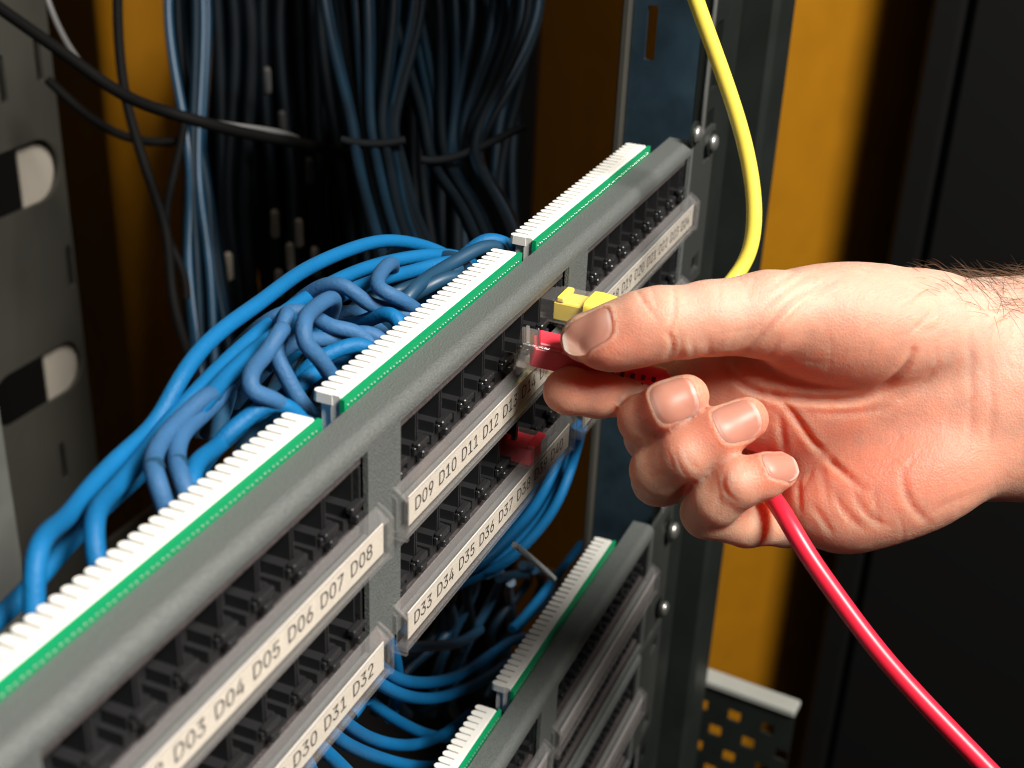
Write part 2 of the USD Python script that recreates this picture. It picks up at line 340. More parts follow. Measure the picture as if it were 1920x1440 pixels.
xd = at_y(38, 330, yL + 0.008)[0]
du = bx(xd, x1 + 0.0, yL + 0.008, yL + 0.0095, -0.75, 0.45); obj('cover', du, 'cream_duct', dc)
sl2 = thing('upright', 'pale grey upright edge at the far left below the slots', 'upright')
a0 = at_y(0, 760, 0.36); a1 = at_y(38, 1000, 0.36)
obj('plate', bx(a0[0] - 0.12, a1[0] - 0.002, 0.36, 0.363, -0.8, a0[2] - 0.0), 'upright_steel', sl2)
ct = thing('cross_plate', 'dark grey steel plate behind the near blue cables', 'steel plate')
obj('plate', prism_y(sbox(LP(100, 950)[0], -0.75, LP(330, 950)[0], LP(240, 885)[1]), yL - 0.045, yL - 0.042), 'side_steel', ct)

# bracket with a pale top edge and square holes, low at the right
br = thing('vented_shelf', 'dark perforated shelf bracket with a pale top edge at the lower right', 'shelf')
q0, q1 = at_z(1288, 1272, -0.42), at_z(1490, 1345, -0.42)
dv = (q1 - q0); Lb = np.linalg.norm(dv[:2]); ang = math.atan2(dv[1], dv[0])
def place_b(mm):
    mm.apply_transform(trimesh.transformations.rotation_matrix(ang, (0, 0, 1))); mm.apply_translation(q0); return mm
pl = sbox(0, -0.10, Lb, 0)
for i in range(9):
    for j in range(5):
        pl = pl.difference(sbox(0.008 + i * 0.024 + (j % 2) * 0.012, -0.022 - j * 0.018, 0.017 + i * 0.024 + (j % 2) * 0.012, -0.013 - j * 0.018))
obj('front_plate', place_b(prism_y(pl, 0, 0.002)), 'frame_black', br)
obj('top_edge', place_b(bx(0, Lb, -0.002, 0.012, 0.0005, 0.006, 0.001)), 'pale_grey_steel', br)

# ---------------------------------------------------------------- cables
def cable(pts, r, mt, label, group=None, name='network_cable', cat='cable', n=10, sides=14):
    return tag(obj(name, tube(spline(pts, n), r, sides), mt, smooth=60), label, cat, group)
def ycab(px, mt, label, r=0.00218, group=None, **k):      # px: (u, v, y in mm)
    return cable([at_y(u, v, y / 1000) for u, v, y in px], r, mt, label, group, **k)
G1 = 'blue network cables looping behind the top patch panel'
def loop(px, mt, label=None, r=0.00218):
    P = [at_y(u, v, y / 1000) for u, v, y in px]
    if len(px) < 12:                               # comes up out of the tangle below
        d0 = P[0] - P[1]; P.insert(0, P[0] + d0 / np.linalg.norm(d0) * 0.012 + np.array([0.004, 0.012, -0.022]))
        px = [px[0]] + list(px)
    if px[-1][2] < 30:                             # dives under the teeth of its punch block
        for i in range(1, len(P)):
            if P[i][1] < 0.0275: P[i][2] = min(P[i][2], 0.026 - 1.2 * (0.0275 - P[i][1]))
        P[-1] = np.array([P[-1][0] + 0.003, 0.0215, 0.014])
    return cable(P, r, mt, label or 'blue network cable looping into the punch blocks of the top panel', G1)
loop([(880, 520, 50), (850, 488, 52), (805, 465, 56), (735, 452, 60), (680, 460, 62), (610, 487, 62), (550, 520, 60), (490, 565, 57), (425, 612, 54), (372, 662, 52), (330, 725, 50), (292, 790, 50), (232, 850, 48), (165, 920, 44), (117, 977, 38), (70, 1040, 31), (52, 1078, 27), (60, 1122, 25), (85, 1150, 22)], 'blue_cable', 'bright blue cable highest of the arch, ending at the near teeth')
loop([(890, 500, 46), (850, 480, 47), (790, 480, 50), (720, 493, 54), (640, 522, 55), (560, 568, 54), (480, 628, 52), (410, 692, 50), (362, 742, 47), (318, 790, 47), (262, 862, 44), (205, 928, 38), (178, 978, 32), (180, 1022, 27), (200, 1045, 22)], 'blue_cable', 'bright blue cable second in the arch, bending down to the teeth')
loop([(880, 515, 40), (840, 492, 41), (785, 505, 45), (720, 522, 47), (640, 553, 47), (560, 598, 46), (485, 652, 45), (420, 712, 42), (372, 768, 40), (315, 830, 43), (262, 888, 43), (200, 945, 44), (143, 1002, 44), (80, 1075, 42), (0, 1158, 40), (-60, 1215, 40)], 'blue_cable', 'bright blue cable lowest of the arch, leaving at the left edge')
mark_1 = loop([(385, 745, 40), (345, 780, 40), (303, 826, 37), (287, 867, 33), (296, 907, 28), (322, 930, 24), (345, 945, 20)], 'pale_blue_cable', 'pale blue cable loop with a printed mark left of the pair')
mark_2 = loop([(420, 735, 42), (387, 770, 40), (342, 815, 37), (331, 858, 33), (340, 897, 28), (366, 915, 21)], 'pale_blue_cable', 'pale blue cable loop with a printed mark right of the pair')
for mk_, (u_, v_, y_) in ((mark_1, (290, 880, 31.0)), (mark_2, (334, 874, 31.0))):
    q0_, q1_ = at_y(u_ - 2, v_ - 9, y_ / 1000 + .001), at_y(u_ + 3, v_ + 7, y_ / 1000 - .001)
    obj('printed_mark', tube([q0_, (q0_ + q1_) / 2, q1_], 0.00226, 14, False), 'slate_cable', mk_, smooth=60)
loop([(590, 700, 34), (545, 735, 36), (470, 785, 38), (400, 843, 34), (362, 886, 28), (340, 910, 22)], 'blue_cable', 'bright blue cable running low behind the first punch block')
loop([(520, 630, 36), (497, 665, 36), (471, 702, 33), (474, 731, 31), (512, 750, 28), (560, 767, 26), (612, 790, 22), (650, 812, 18)], 'pale_blue_cable', 'pale blue cable kinked into a hook beside the second punch block')
loop([(535, 600, 42), (525, 630, 41), (521, 668, 38), (540, 712, 34), (560, 747, 31), (590, 785, 26)], 'pale_blue_cable', 'pale blue cable hanging straight down behind the hooked one')
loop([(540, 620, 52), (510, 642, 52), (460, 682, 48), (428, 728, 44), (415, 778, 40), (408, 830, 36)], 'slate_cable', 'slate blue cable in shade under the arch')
loop([(620, 560, 40), (585, 582, 36), (570, 610, 32), (573, 642, 30), (594, 667, 28), (640, 682, 25), (690, 684, 18)], 'pale_blue_cable', 'pale blue cable curled like a letter C beside the teeth')
loop([(560, 585, 46), (592, 596, 42), (622, 612, 37), (662, 622, 32), (715, 622, 22)], 'pale_blue_cable', 'pale blue cable bending right above the hooked one')
loop([(560, 640, 42), (587, 637, 40), (635, 632, 36), (685, 625, 30), (740, 605, 22)], 'pale_blue_cable', 'pale blue cable lying level toward the middle teeth')
loop([(600, 625, 50), (650, 610, 46), (690, 600, 38), (730, 590, 30), (770, 575, 20)], 'blue_cable', 'bright blue cable short and high beside the far teeth')
loop([(430, 812, 34), (465, 783, 32), (505, 760, 29), (555, 742, 26)], 'blue_cable', 'bright blue cable low between the first and second blocks')
loop([(540, 760, 44), (575, 718, 42), (620, 690, 38), (665, 650, 34), (700, 635, 30)], 'blue_cable', 'bright blue cable rising under the hooked pale one')
loop([(590, 680, 36), (622, 661, 33), (675, 648, 28), (720, 640, 20)], 'blue_cable', 'bright blue cable half hidden beside the C shaped curl')
loop([(735, 495, 44), (712, 515, 38), (712, 540, 34), (740, 556, 30), (790, 558, 27), (850, 548, 20)], 'pale_blue_cable', 'pale blue cable with a tight bend near the far teeth')
loop([(640, 535, 44), (668, 552, 40), (700, 573, 36), (750, 586, 30), (810, 580, 20)], 'pale_blue_cable', 'pale blue cable lying under the tight far bend')
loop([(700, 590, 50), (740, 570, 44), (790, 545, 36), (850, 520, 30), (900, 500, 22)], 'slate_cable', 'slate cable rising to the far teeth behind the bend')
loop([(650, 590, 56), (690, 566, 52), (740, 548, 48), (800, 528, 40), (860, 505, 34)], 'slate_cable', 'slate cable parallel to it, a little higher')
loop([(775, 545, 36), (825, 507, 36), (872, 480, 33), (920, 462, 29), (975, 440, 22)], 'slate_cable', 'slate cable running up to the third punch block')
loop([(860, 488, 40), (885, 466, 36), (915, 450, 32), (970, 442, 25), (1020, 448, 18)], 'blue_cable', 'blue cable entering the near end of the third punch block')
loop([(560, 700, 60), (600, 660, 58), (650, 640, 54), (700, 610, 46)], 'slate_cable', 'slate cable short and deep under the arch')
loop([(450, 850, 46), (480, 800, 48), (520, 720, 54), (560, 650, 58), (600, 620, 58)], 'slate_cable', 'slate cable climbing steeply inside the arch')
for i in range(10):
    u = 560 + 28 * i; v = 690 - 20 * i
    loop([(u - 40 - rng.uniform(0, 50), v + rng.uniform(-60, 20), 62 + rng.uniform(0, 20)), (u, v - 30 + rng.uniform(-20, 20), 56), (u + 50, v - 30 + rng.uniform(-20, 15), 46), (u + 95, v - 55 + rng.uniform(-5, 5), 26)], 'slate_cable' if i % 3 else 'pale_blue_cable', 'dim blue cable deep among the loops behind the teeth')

G2 = 'blue network cables bunched under the top patch panel'
for i in range(8):
    o = np.array([-i * 9 + 6, -i * 4.0]); yy = 34 + (i % 3) * 5
    ycab([(1085 + o[0], 800 + o[1], 24), (1066 + o[0], 872 + o[1], yy), (1040 + o[0] * 1.1, 938 + o[1], yy), (990 + o[0] * 1.2, 1008 + o[1], yy), (935 + o[0], 1058 + o[1], yy + 4), (868, 1092 + o[1] * 1.4, yy + 10), (800, 1135 + o[1], yy + 18), (760, 1180 + o[1], yy + 20)], 'blue_cable', 'bright blue cable in the bunch sagging under the top panel', 0.0022, G2)
G3 = 'blue network cables looping above the second patch panel'
def under(px, mt='blue_cable', label='blue cable curving down behind the second panel'): return ycab(px, mt, label, 0.0023, G3)
under([(690, 1215, 40), (727, 1262, 42), (785, 1280, 45), (860, 1266, 48), (922, 1226, 52), (990, 1195, 60)], 'blue_cable', 'blue cable upper of the pair curving right below D32')
under([(670, 1245, 38), (712, 1282, 40), (800, 1310, 44), (885, 1286, 46), (945, 1248, 50), (1000, 1215, 56)], 'blue_cable', 'blue cable lower of the pair curving right below D32')
under([(600, 1300, 34), (645, 1353, 36), (710, 1390, 40), (780, 1396, 44), (830, 1378, 46), (880, 1340, 50)], 'blue_cable', 'blue cable arching toward the nearest lower teeth')
under([(600, 1345, 34), (636, 1386, 34), (710, 1421, 37), (780, 1437, 40), (850, 1432, 42)], label='blue cable lowest of the arching lower cables')
under([(690, 1310, 48), (727, 1340, 48), (800, 1377, 48), (850, 1380, 48)], label='blue cable short between the arching lower cables')
under([(580, 1380, 34), (606, 1405, 32), (648, 1445, 30), (690, 1500, 30)], label='blue cable leaving the frame bottom under D30')
under([(560, 1400, 30), (580, 1440, 30), (600, 1490, 30)], label='blue cable leftmost at the bottom edge under D30')
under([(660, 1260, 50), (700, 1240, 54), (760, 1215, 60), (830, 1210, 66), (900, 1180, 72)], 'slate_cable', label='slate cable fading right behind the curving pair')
under([(720, 1180, 52), (740, 1230, 50), (745, 1290, 52), (730, 1350, 56)], 'blue_cable', label='blue cable dropping straight behind the D33 label end')
under([(700, 1170, 56), (705, 1230, 52), (690, 1290, 50), (660, 1340, 50)], 'blue_cable', label='blue cable dropping steeply left of that one')
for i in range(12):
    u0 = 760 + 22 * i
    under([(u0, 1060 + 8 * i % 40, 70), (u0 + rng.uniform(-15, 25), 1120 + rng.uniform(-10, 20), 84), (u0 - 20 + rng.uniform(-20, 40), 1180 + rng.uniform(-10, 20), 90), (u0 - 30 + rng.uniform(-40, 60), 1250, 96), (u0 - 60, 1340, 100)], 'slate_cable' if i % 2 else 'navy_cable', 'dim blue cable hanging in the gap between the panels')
under([(1090, 1020, 60), (1050, 1072, 62), (1000, 1136, 64), (960, 1180, 66)], 'blue_cable', label='blue cable entering behind the far second punch block')
tie = thing('cable_tie', 'white tie strap hanging from the bunched cables under the top panel', 'cable tie')
obj('strap', tube(spline([at_y(965, 1022, 0.026), at_y(990, 1042, 0.026), at_y(1038, 1085, 0.030)], 6), 0.0013, 8), 'tie_white', tie, smooth=60)

GB = 'dark blue cables hanging in the bundles behind the panels'
def hang(px, x, r, mt, label, group=GB, n=8):             # px (u, v, depth in m)
    return cable([at_d(u, v, d) for u, v, d in px], r, mt, label, group, n=n, sides=10)
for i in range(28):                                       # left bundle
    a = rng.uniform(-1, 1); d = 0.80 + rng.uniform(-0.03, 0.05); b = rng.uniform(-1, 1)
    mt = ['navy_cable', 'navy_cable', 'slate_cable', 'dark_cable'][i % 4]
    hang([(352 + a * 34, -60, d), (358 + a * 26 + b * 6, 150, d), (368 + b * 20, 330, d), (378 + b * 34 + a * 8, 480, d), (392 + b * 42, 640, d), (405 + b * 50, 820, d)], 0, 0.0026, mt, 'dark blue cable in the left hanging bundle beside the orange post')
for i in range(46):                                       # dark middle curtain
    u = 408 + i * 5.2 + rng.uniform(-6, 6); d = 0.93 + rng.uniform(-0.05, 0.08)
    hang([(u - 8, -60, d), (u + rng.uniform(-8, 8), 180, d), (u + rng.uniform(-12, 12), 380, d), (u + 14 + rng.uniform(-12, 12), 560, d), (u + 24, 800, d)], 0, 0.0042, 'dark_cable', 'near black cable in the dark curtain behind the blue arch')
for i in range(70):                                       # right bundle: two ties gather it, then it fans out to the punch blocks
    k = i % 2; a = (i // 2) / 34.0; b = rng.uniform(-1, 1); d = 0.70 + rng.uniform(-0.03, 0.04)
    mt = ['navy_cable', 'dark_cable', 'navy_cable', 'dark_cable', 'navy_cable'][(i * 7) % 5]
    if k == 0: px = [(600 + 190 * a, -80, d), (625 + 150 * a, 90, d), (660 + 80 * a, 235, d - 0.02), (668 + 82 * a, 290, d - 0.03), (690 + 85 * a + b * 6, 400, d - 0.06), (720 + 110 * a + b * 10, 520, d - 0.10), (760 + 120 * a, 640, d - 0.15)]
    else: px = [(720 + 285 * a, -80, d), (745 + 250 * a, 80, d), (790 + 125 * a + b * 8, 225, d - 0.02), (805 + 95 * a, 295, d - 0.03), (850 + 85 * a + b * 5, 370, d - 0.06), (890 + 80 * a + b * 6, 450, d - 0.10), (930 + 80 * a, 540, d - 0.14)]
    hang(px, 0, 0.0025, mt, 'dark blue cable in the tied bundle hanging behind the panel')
for i in range(44):                                       # filling strands further back
    u = 600 + i * 9 + rng.uniform(-5, 5); d = 0.86 + rng.uniform(-0.04, 0.06); w = 0.35 * (u - 800)
    hang([(u, -60, d), (u - 0.1 * w + rng.uniform(-8, 8), 150, d), (u - w * 0.55 + rng.uniform(-10, 10), 330, d), (u - w * 0.5 + 20 + rng.uniform(-14, 14), 520, d), (u - w * 0.4 + 40, 700, d)], 0, 0.0036, ['dark_cable', 'navy_cable', 'dark_cable'][i % 3], 'dim strand at the back of the tied bundle behind the panel')
for px, lb in (([(640, 262), (700, 270), (760, 262)], 'black tie around the left strand of the hanging bundle'), ([(790, 300), (860, 292), (930, 262), (985, 236)], 'black tie around the right strand of the hanging bundle')):
    t = thing('cable_tie', lb, 'cable tie')
    obj('strap', tube(spline([at_d(u, v, 0.645) for u, v in px], 6), 0.0020, 10), 'tie_black', t, smooth=60)
for u, v in ((515, 400), (543, 462), (522, 512), (590, 470), (560, 417), (553, 680), (580, 300), (528, 212), (350, 60), (428, 480), (500, 130)):  # pale capsules put in for bright slots behind the cables
    p = at_d(u, v, 0.85); c = trimesh.creation.capsule(0.014 if v > 380 else 0.012, 0.0026, count=[10, 12]); c.apply_translation(p - np.array([0, 0, 0.007]))
    tag(obj('slot_stand_in', c, 'grey_cable' if v < 380 else 'cream_duct', smooth=True), 'small pale oval put in for a bright slot behind the blue arch', 'slot stand in', 'pale ovals put in for bright slots among the dark cables')
def blk(px, mt, label, r): return cable([at_d(u, v, d) for u, v, d in px], r, mt, label, name='black_cable', n=12)
blk([(-60, -30, 0.66), (20, 30, 0.66), (140, 115, 0.66), (240, 182, 0.66), (340, 218, 0.66), (440, 245, 0.68), (560, 268, 0.72), (660, 300, 0.78)], 'black_cable', 'thick black cable slanting across the upper left corner', 0.0030)
blk([(80, -30, 0.72), (105, 40, 0.72), (145, 110, 0.71), (215, 172, 0.69), (300, 203, 0.68), (380, 226, 0.68), (470, 240, 0.69), (560, 262, 0.73)], 'grey_cable', 'thin grey cable dropping from the top onto the slanting black one', 0.0016)
blk([(222, -60, 0.74), (222, 60, 0.74), (232, 160, 0.74), (250, 240, 0.74), (285, 350, 0.74), (312, 440, 0.74), (322, 540, 0.74), (345, 640, 0.73), (372, 720, 0.70)], 'black_cable', 'black cable hanging in front of the left orange post', 0.0027)
blk([(90, 150, 0.78), (150, 205, 0.78), (220, 250, 0.78), (290, 266, 0.78), (360, 262, 0.79)], 'black_cable', 'thin black cable sagging below the slanting one', 0.0026)
blk([(345, 230, 0.76), (325, 330, 0.76), (312, 430, 0.76), (330, 480, 0.76), (350, 560, 0.76)], 'black_cable', 'black cable crossing the hanging one at the orange post', 0.0024)
#HAND#
# ---------------------------------------------------------------- the hand: one smooth-union surface built in millimetres along the photograph's view axes
D0 = 398.0; KH = D0 / 415.0
def hp(u, v, w): d = D0 - w * KH; return np.array([(u - 960) / F * d, (v - 720) / F * d, d])
def to_world(p): return EYE + (np.asarray(p) / 1000.0) @ CAM
def rcone(p, a, b, ra, rb):
    ba = b - a; l2 = ba @ ba; rr = ra - rb; a2 = l2 - rr * rr; il2 = 1 / l2
    pa = p - a; y = pa @ ba; z = y - l2
    q = pa * l2 - y[:, None] * ba; x2 = np.einsum('ij,ij->i', q, q); y2 = y * y * l2; z2 = z * z * l2
    k = np.sign(rr) * rr * rr * x2
    d1 = np.sqrt(x2 + z2) * il2 - rb; d2 = np.sqrt(x2 + y2) * il2 - ra
    d3 = (np.sqrt(x2 * a2 * il2) + y * rr) * il2 - ra
    return np.where(np.sign(z) * a2 * z2 > k, d1, np.where(np.sign(y) * a2 * y2 < k, d2, d3))
def ellip(p, c, A, r):                             # A: rows are the axes
    r = np.asarray(r) * KH
    q = (p - c) @ np.asarray(A).T; k0 = np.linalg.norm(q / r, axis=1); k1 = np.linalg.norm(q / (np.asarray(r) ** 2), axis=1) + 1e-9
    return k0 * (k0 - 1.0) / k1
def smin(a, b, k):
    h = np.maximum(k - np.abs(a - b), 0) / k; return np.minimum(a, b) - h * h * h * k / 6
def chain(p, J, k=3.0):
    d = None
    for (a, ra), (b, rb) in zip(J[:-1], J[1:]):
        e = rcone(p, a, b, ra, rb); d = e if d is None else smin(d, e, k)
    return d
S = D0 / F                                         # px -> mm at the hand
def J(*rows): return [(hp(u, v, w), r * S) for u, v, w, r in rows]
def axes(deg, tilt=0):
    a = math.radians(deg); x = np.array([math.cos(a), math.sin(a), 0]); y = np.array([-math.sin(a), math.cos(a), 0]); return np.array([x, y, [0, 0, 1.0]])
THUMB = J((1640, 590, -2, 92), (1440, 590, 10, 78), (1330, 597, 14, 66), (1240, 606, 16, 65), (1205, 614, 16, 64), (1150, 629, 14, 56), (1100, 633, 11, 42), (1088, 634, 10, 34))
INDEX_P = J((1500, 640, -34, 66), (1330, 690, -34, 56)); INDEX = J((1330, 690, -34, 54), (1255, 708, -24, 50), (1190, 733, -12, 49), (1120, 737, -4, 47), (1068, 733, 0, 44), (1058, 733, 0, 40))
MID_P = J((1560, 720, -38, 66), (1320, 800, -36, 56)); MID = J((1320, 800, -36, 54), (1222, 818, -16, 52), (1208, 788, 2, 48), (1250, 764, 10, 46), (1288, 744, 10, 41))
RING_P = J((1570, 800, -34, 64), (1330, 890, -26, 54)); RING = J((1330, 890, -26, 52), (1236, 897, -8, 52), (1232, 880, 2, 50), (1288, 848, 12, 49), (1345, 815, 13, 48), (1398, 786, 11, 41))
PINK_P = J((1590, 930, -24, 58), (1470, 985, -12, 42)); PINK = J((1490, 980, -14, 42), (1400, 985, -4, 41), (1325, 962, 4, 47), (1345, 938, 12, 46), (1388, 905, 17, 45), (1430, 893, 17, 40), (1462, 884, 15, 34))
def palm(p):
    d = chain(p, J((2330, 742, -14, 205), (1960, 730, -16, 180), (1850, 728, -14, 165)), 20)           # forearm and wrist
    # flatten front/back of the forearm by intersecting with a slab-like ellipsoid chain
    e = ellip(p, hp(2050, 728, -16), axes(1), np.array([110.0, 34.5, 24.0])); d = smin(np.maximum(d, 0) * 0 + e, e, 1)
    fore = ellip(p, hp(2150, 735, -16), axes(1), np.array([150.0, 36.0, 25.0])); d = smin(d, fore, 6)
    for a, b, ra, rb in (((1830, 640, -14), (1500, 640, -30), 95, 74), ((1840, 690, -14), (1560, 720, -34), 100, 74), ((1840, 760, -14), (1570, 800, -32), 100, 72), ((1840, 830, -12), (1590, 920, -24), 98, 66)):
        d = smin(d, rcone(p, hp(*a), hp(*b), ra * S, rb * S), 9)
    d = smin(d, ellip(p, hp(1600, 612, 2), axes(4), np.array([34.0, 18.5, 17.0])), 5)                 # thenar
    d = smin(d, ellip(p, hp(1735, 610, -4), axes(8), np.array([26.0, 17.0, 17.0])), 8)
    d = smin(d, ellip(p, hp(1690, 900, -6), axes(-22), np.array([36.0, 18.0, 16.5])), 7)              # hypothenar
    d = smin(d, ellip(p, hp(1560, 960, -10), axes(25), np.array([16.0, 11.0, 13.0])), 7)
    d = smin(d, ellip(p, hp(1530, 850, -20), axes(60), np.array([22.0, 12.0, 13.0])), 8)
    return d
def near(p, c, r): return np.exp(-np.sum((p - c) ** 2, 1) / (r * r))
def hand_sdf(p):
    d = palm(p)
    th = chain(p, THUMB, 4)
    th = smin(th, ellip(p, hp(1168, 648, 17), axes(-12), np.array([12.5, 7.0, 8.0])), 4)              # thumb pulp
    th = smin(th, ellip(p, hp(1290, 622, 17), axes(0), np.array([7.0, 7.5, 7.5])), 3)
    d = smin(d, th, 1.2 + 7 * near(p, hp(1560, 570, 0), 26))
    for P_, C_ in ((INDEX_P, INDEX), (MID_P, MID), (RING_P, RING), (PINK_P, PINK)):
        d = smin(d, chain(p, P_, 3), 1.4 + 6 * near(p, P_[0][0], 16))
        f = chain(p, C_, 2.6)
        d = smin(d, f, (2.6 if C_ is PINK else 1.3) + 3 * near(p, C_[0][0], 7))
    d = smin(d, ellip(p, hp(1335, 896, -7), axes(-35), np.array([11.0, 8.0, 8.5])), 3)              # flesh closing the gap between ring and little finger
    return d
def grad(p, e=0.15):
    g = np.stack([hand_sdf(p + np.eye(3)[k] * e) - hand_sdf(p - np.eye(3)[k] * e) for k in range(3)], 1)
    return g / (np.linalg.norm(g, axis=1, keepdims=True) + 1e-9)
def surface_nets(lo, hi, h):
    n = np.ceil((hi - lo) / h).astype(int) + 1
    # sample coarsely first and only refine near the surface
    ax = [lo[k] + np.arange(n[k]) * h for k in range(3)]
    ci = [np.arange(0, n[k] + 3, 4) for k in range(3)]
    Pc = np.stack(np.meshgrid(*[lo[k] + ci[k] * h for k in range(3)], indexing='ij'), -1)
    dc = hand_sdf(Pc.reshape(-1, 3)).reshape(Pc.shape[:3])
    from scipy.ndimage import zoom
    D = np.repeat(np.repeat(np.repeat(dc, 4, 0), 4, 1), 4, 2)[:n[0], :n[1], :n[2]].copy()
    msk = np.abs(D) < 4 * h * 1.9
    idx = np.argwhere(msk)
    D[msk] = hand_sdf(lo + idx * h)
    s = D < 0
    c = np.zeros(np.array(D.shape) - 1, int); acc = np.zeros(c.shape + (3,)); cnt = np.zeros(c.shape)
    for dx in (0, 1):
        for dy in (0, 1):
            for dz in (0, 1): c += s[dx:D.shape[0] - 1 + dx, dy:D.shape[1] - 1 + dy, dz:D.shape[2] - 1 + dz]
    act = (c > 0) & (c < 8)
    cells = np.argwhere(act); vid = -np.ones(c.shape, int); vid[act] = np.arange(len(cells))
    corner = np.array([[a, b, d] for a in (0, 1) for b in (0, 1) for d in (0, 1)])
    val = np.stack([D[tuple((cells + k).T)] for k in corner], 1)
    sm = np.zeros((len(cells), 3)); ct = np.zeros(len(cells))
    for i in range(8):
        for j in range(i + 1, 8):
            if np.abs(corner[i] - corner[j]).sum() == 1:
                x = (val[:, i] < 0) != (val[:, j] < 0); t = val[:, i] / (val[:, i] - val[:, j] + 1e-12)
                sm[x] += (corner[i] + t[:, None] * (corner[j] - corner[i]))[x]; ct[x] += 1
    V = lo + (cells + sm / ct[:, None]) * h
    faces = []
    for a in range(3):
        b, cc = (a + 1) % 3, (a + 2) % 3
        sl0 = [slice(None)] * 3; sl1 = [slice(None)] * 3; sl0[a] = slice(0, -1); sl1[a] = slice(1, None)
        e = s[tuple(sl0)] != s[tuple(sl1)]; ii = np.argwhere(e); inside = s[tuple(sl0)][e]
        ok = (ii[:, b] > 0) & (ii[:, cc] > 0) & (ii[:, b] < c.shape[b]) & (ii[:, cc] < c.shape[cc]); ii, inside = ii[ok], inside[ok]
        ub, uc = np.eye(3, dtype=int)[b], np.eye(3, dtype=int)[cc]
        q = np.stack([vid[tuple((ii - o).T)] for o in (0 * ub, ub, ub + uc, uc)], 1)
        q[~inside] = q[~inside][:, ::-1]; faces.append(q)
    q = np.vstack(faces); q = q[(q >= 0).all(1)]
    return V, np.vstack([q[:, [0, 1, 2]], q[:, [0, 2, 3]]])
lo, hi = hp(1000, 470, 45), hp(2120, 1060, -62); lo = np.minimum(lo, hp(1000, 470, -62)); hi = np.maximum(hp(2080, 1060, -62), hi)
lo, hi = np.array([lo[0], lo[1], D0 - 40]), np.array([hi[0], hi[1], D0 + 66])
HV, HF = surface_nets(lo, hi, 1.35)
hm = trimesh.Trimesh(HV, HF, process=True); hm.fix_normals()
parts_ = hm.split(only_watertight=False); hm = max(parts_, key=lambda q: len(q.faces))
hm = hm.subdivide()
V = np.array(hm.vertices)
pick_ = np.arange(0, len(V), 40)
if np.einsum('ij,ij->i', np.array(hm.vertex_normals)[pick_], grad(V[pick_])).mean() < 0: hm.invert()
for _ in range(2):
    N = np.array(trimesh.Trimesh(V, hm.faces, process=False).vertex_normals); 
    w_ = np.clip((hand_sdf(V + N * 1.5) / 1.5 - 0.5) / 0.3, 0, 1); V = V - N * (w_ * np.clip(hand_sdf(V), -0.6, 0.6))[:, None] * 0.9
from scipy.sparse import coo_matrix, diags
E_ = hm.edges_unique; ones = np.ones(len(E_)); AD = coo_matrix((np.r_[ones, ones], (np.r_[E_[:, 0], E_[:, 1]], np.r_[E_[:, 1], E_[:, 0]])), shape=(len(V), len(V))).tocsr()
AVG = diags(1.0 / np.maximum(np.asarray(AD.sum(1)).ravel(), 1)) @ AD
def relax(V, lam, n):
    for _ in range(n): V = V + lam * (AVG @ V - V)
    return V
for _ in range(5): V = relax(V, 0.5, 1); V = relax(V, -0.505, 1)
hm = trimesh.Trimesh(V, hm.faces, process=False)
V = np.array(hm.vertices); N = np.array(hm.vertex_normals)
def uv_of(V): return np.stack([960 + F * V[:, 0] / V[:, 2], 720 + F * V[:, 1] / V[:, 2]], 1)
UV = uv_of(V); VIEW = -V / np.linalg.norm(V, axis=1, keepdims=True); FACING = np.clip(np.einsum('ij,ij->i', N, VIEW) * 3, 0, 1)
# visible-side test: only the nearest surface along the view axis is creased
from scipy.spatial import cKDTree
kd = cKDTree(UV / 6.0); near_d = np.full(len(V), np.inf)
gi = np.floor(UV / 5.0).astype(int); key = gi[:, 0] * 100000 + gi[:, 1]; o_ = np.argsort(key); ks, st = np.unique(key[o_], return_index=True)
mn = np.minimum.reduceat(V[o_, 2], st); front = V[:, 2] < mn[np.searchsorted(ks, key)] + 5.0
def dist_poly(U, pts):
    pts = np.asarray(pts, float)
    if len(pts) > 2: pts = spline(pts, 6)
    best = np.full(len(U), 1e9); tt = np.zeros(len(U)); L = len(pts) - 1
    for i in range(L):
        a, b = pts[i], pts[i + 1]; ab = b - a; t = np.clip(((U - a) @ ab) / (ab @ ab + 1e-9), 0, 1); d = np.linalg.norm(U - a - t[:, None] * ab, axis=1)
        s_ = d < best; best[s_] = d[s_]; tt[s_] = (i + t[s_]) / L
    return best, tt
disp = np.zeros(len(V)); CREASE = []
def crease(pts, depth, width, lip=0.16, fade=True):
    depth = depth * (0.75 if depth > 0.6 else 0.8)
    pa_ = np.asarray(pts, float); m_ = np.where((UV > pa_.min(0) - 45).all(1) & (UV < pa_.max(0) + 45).all(1) & front)[0]
    if len(m_) == 0: return
    d, t = dist_poly(UV[m_], pts); env = np.sin(np.pi * np.clip(t, 0.04, 0.96)) ** 0.5 if fade else 1.0
    g = np.exp(-(d / width) ** 2) - lip * np.exp(-((d - 2.2 * width) / (1.3 * width)) ** 2)
    disp[m_] -= depth * g * env * FACING[m_]
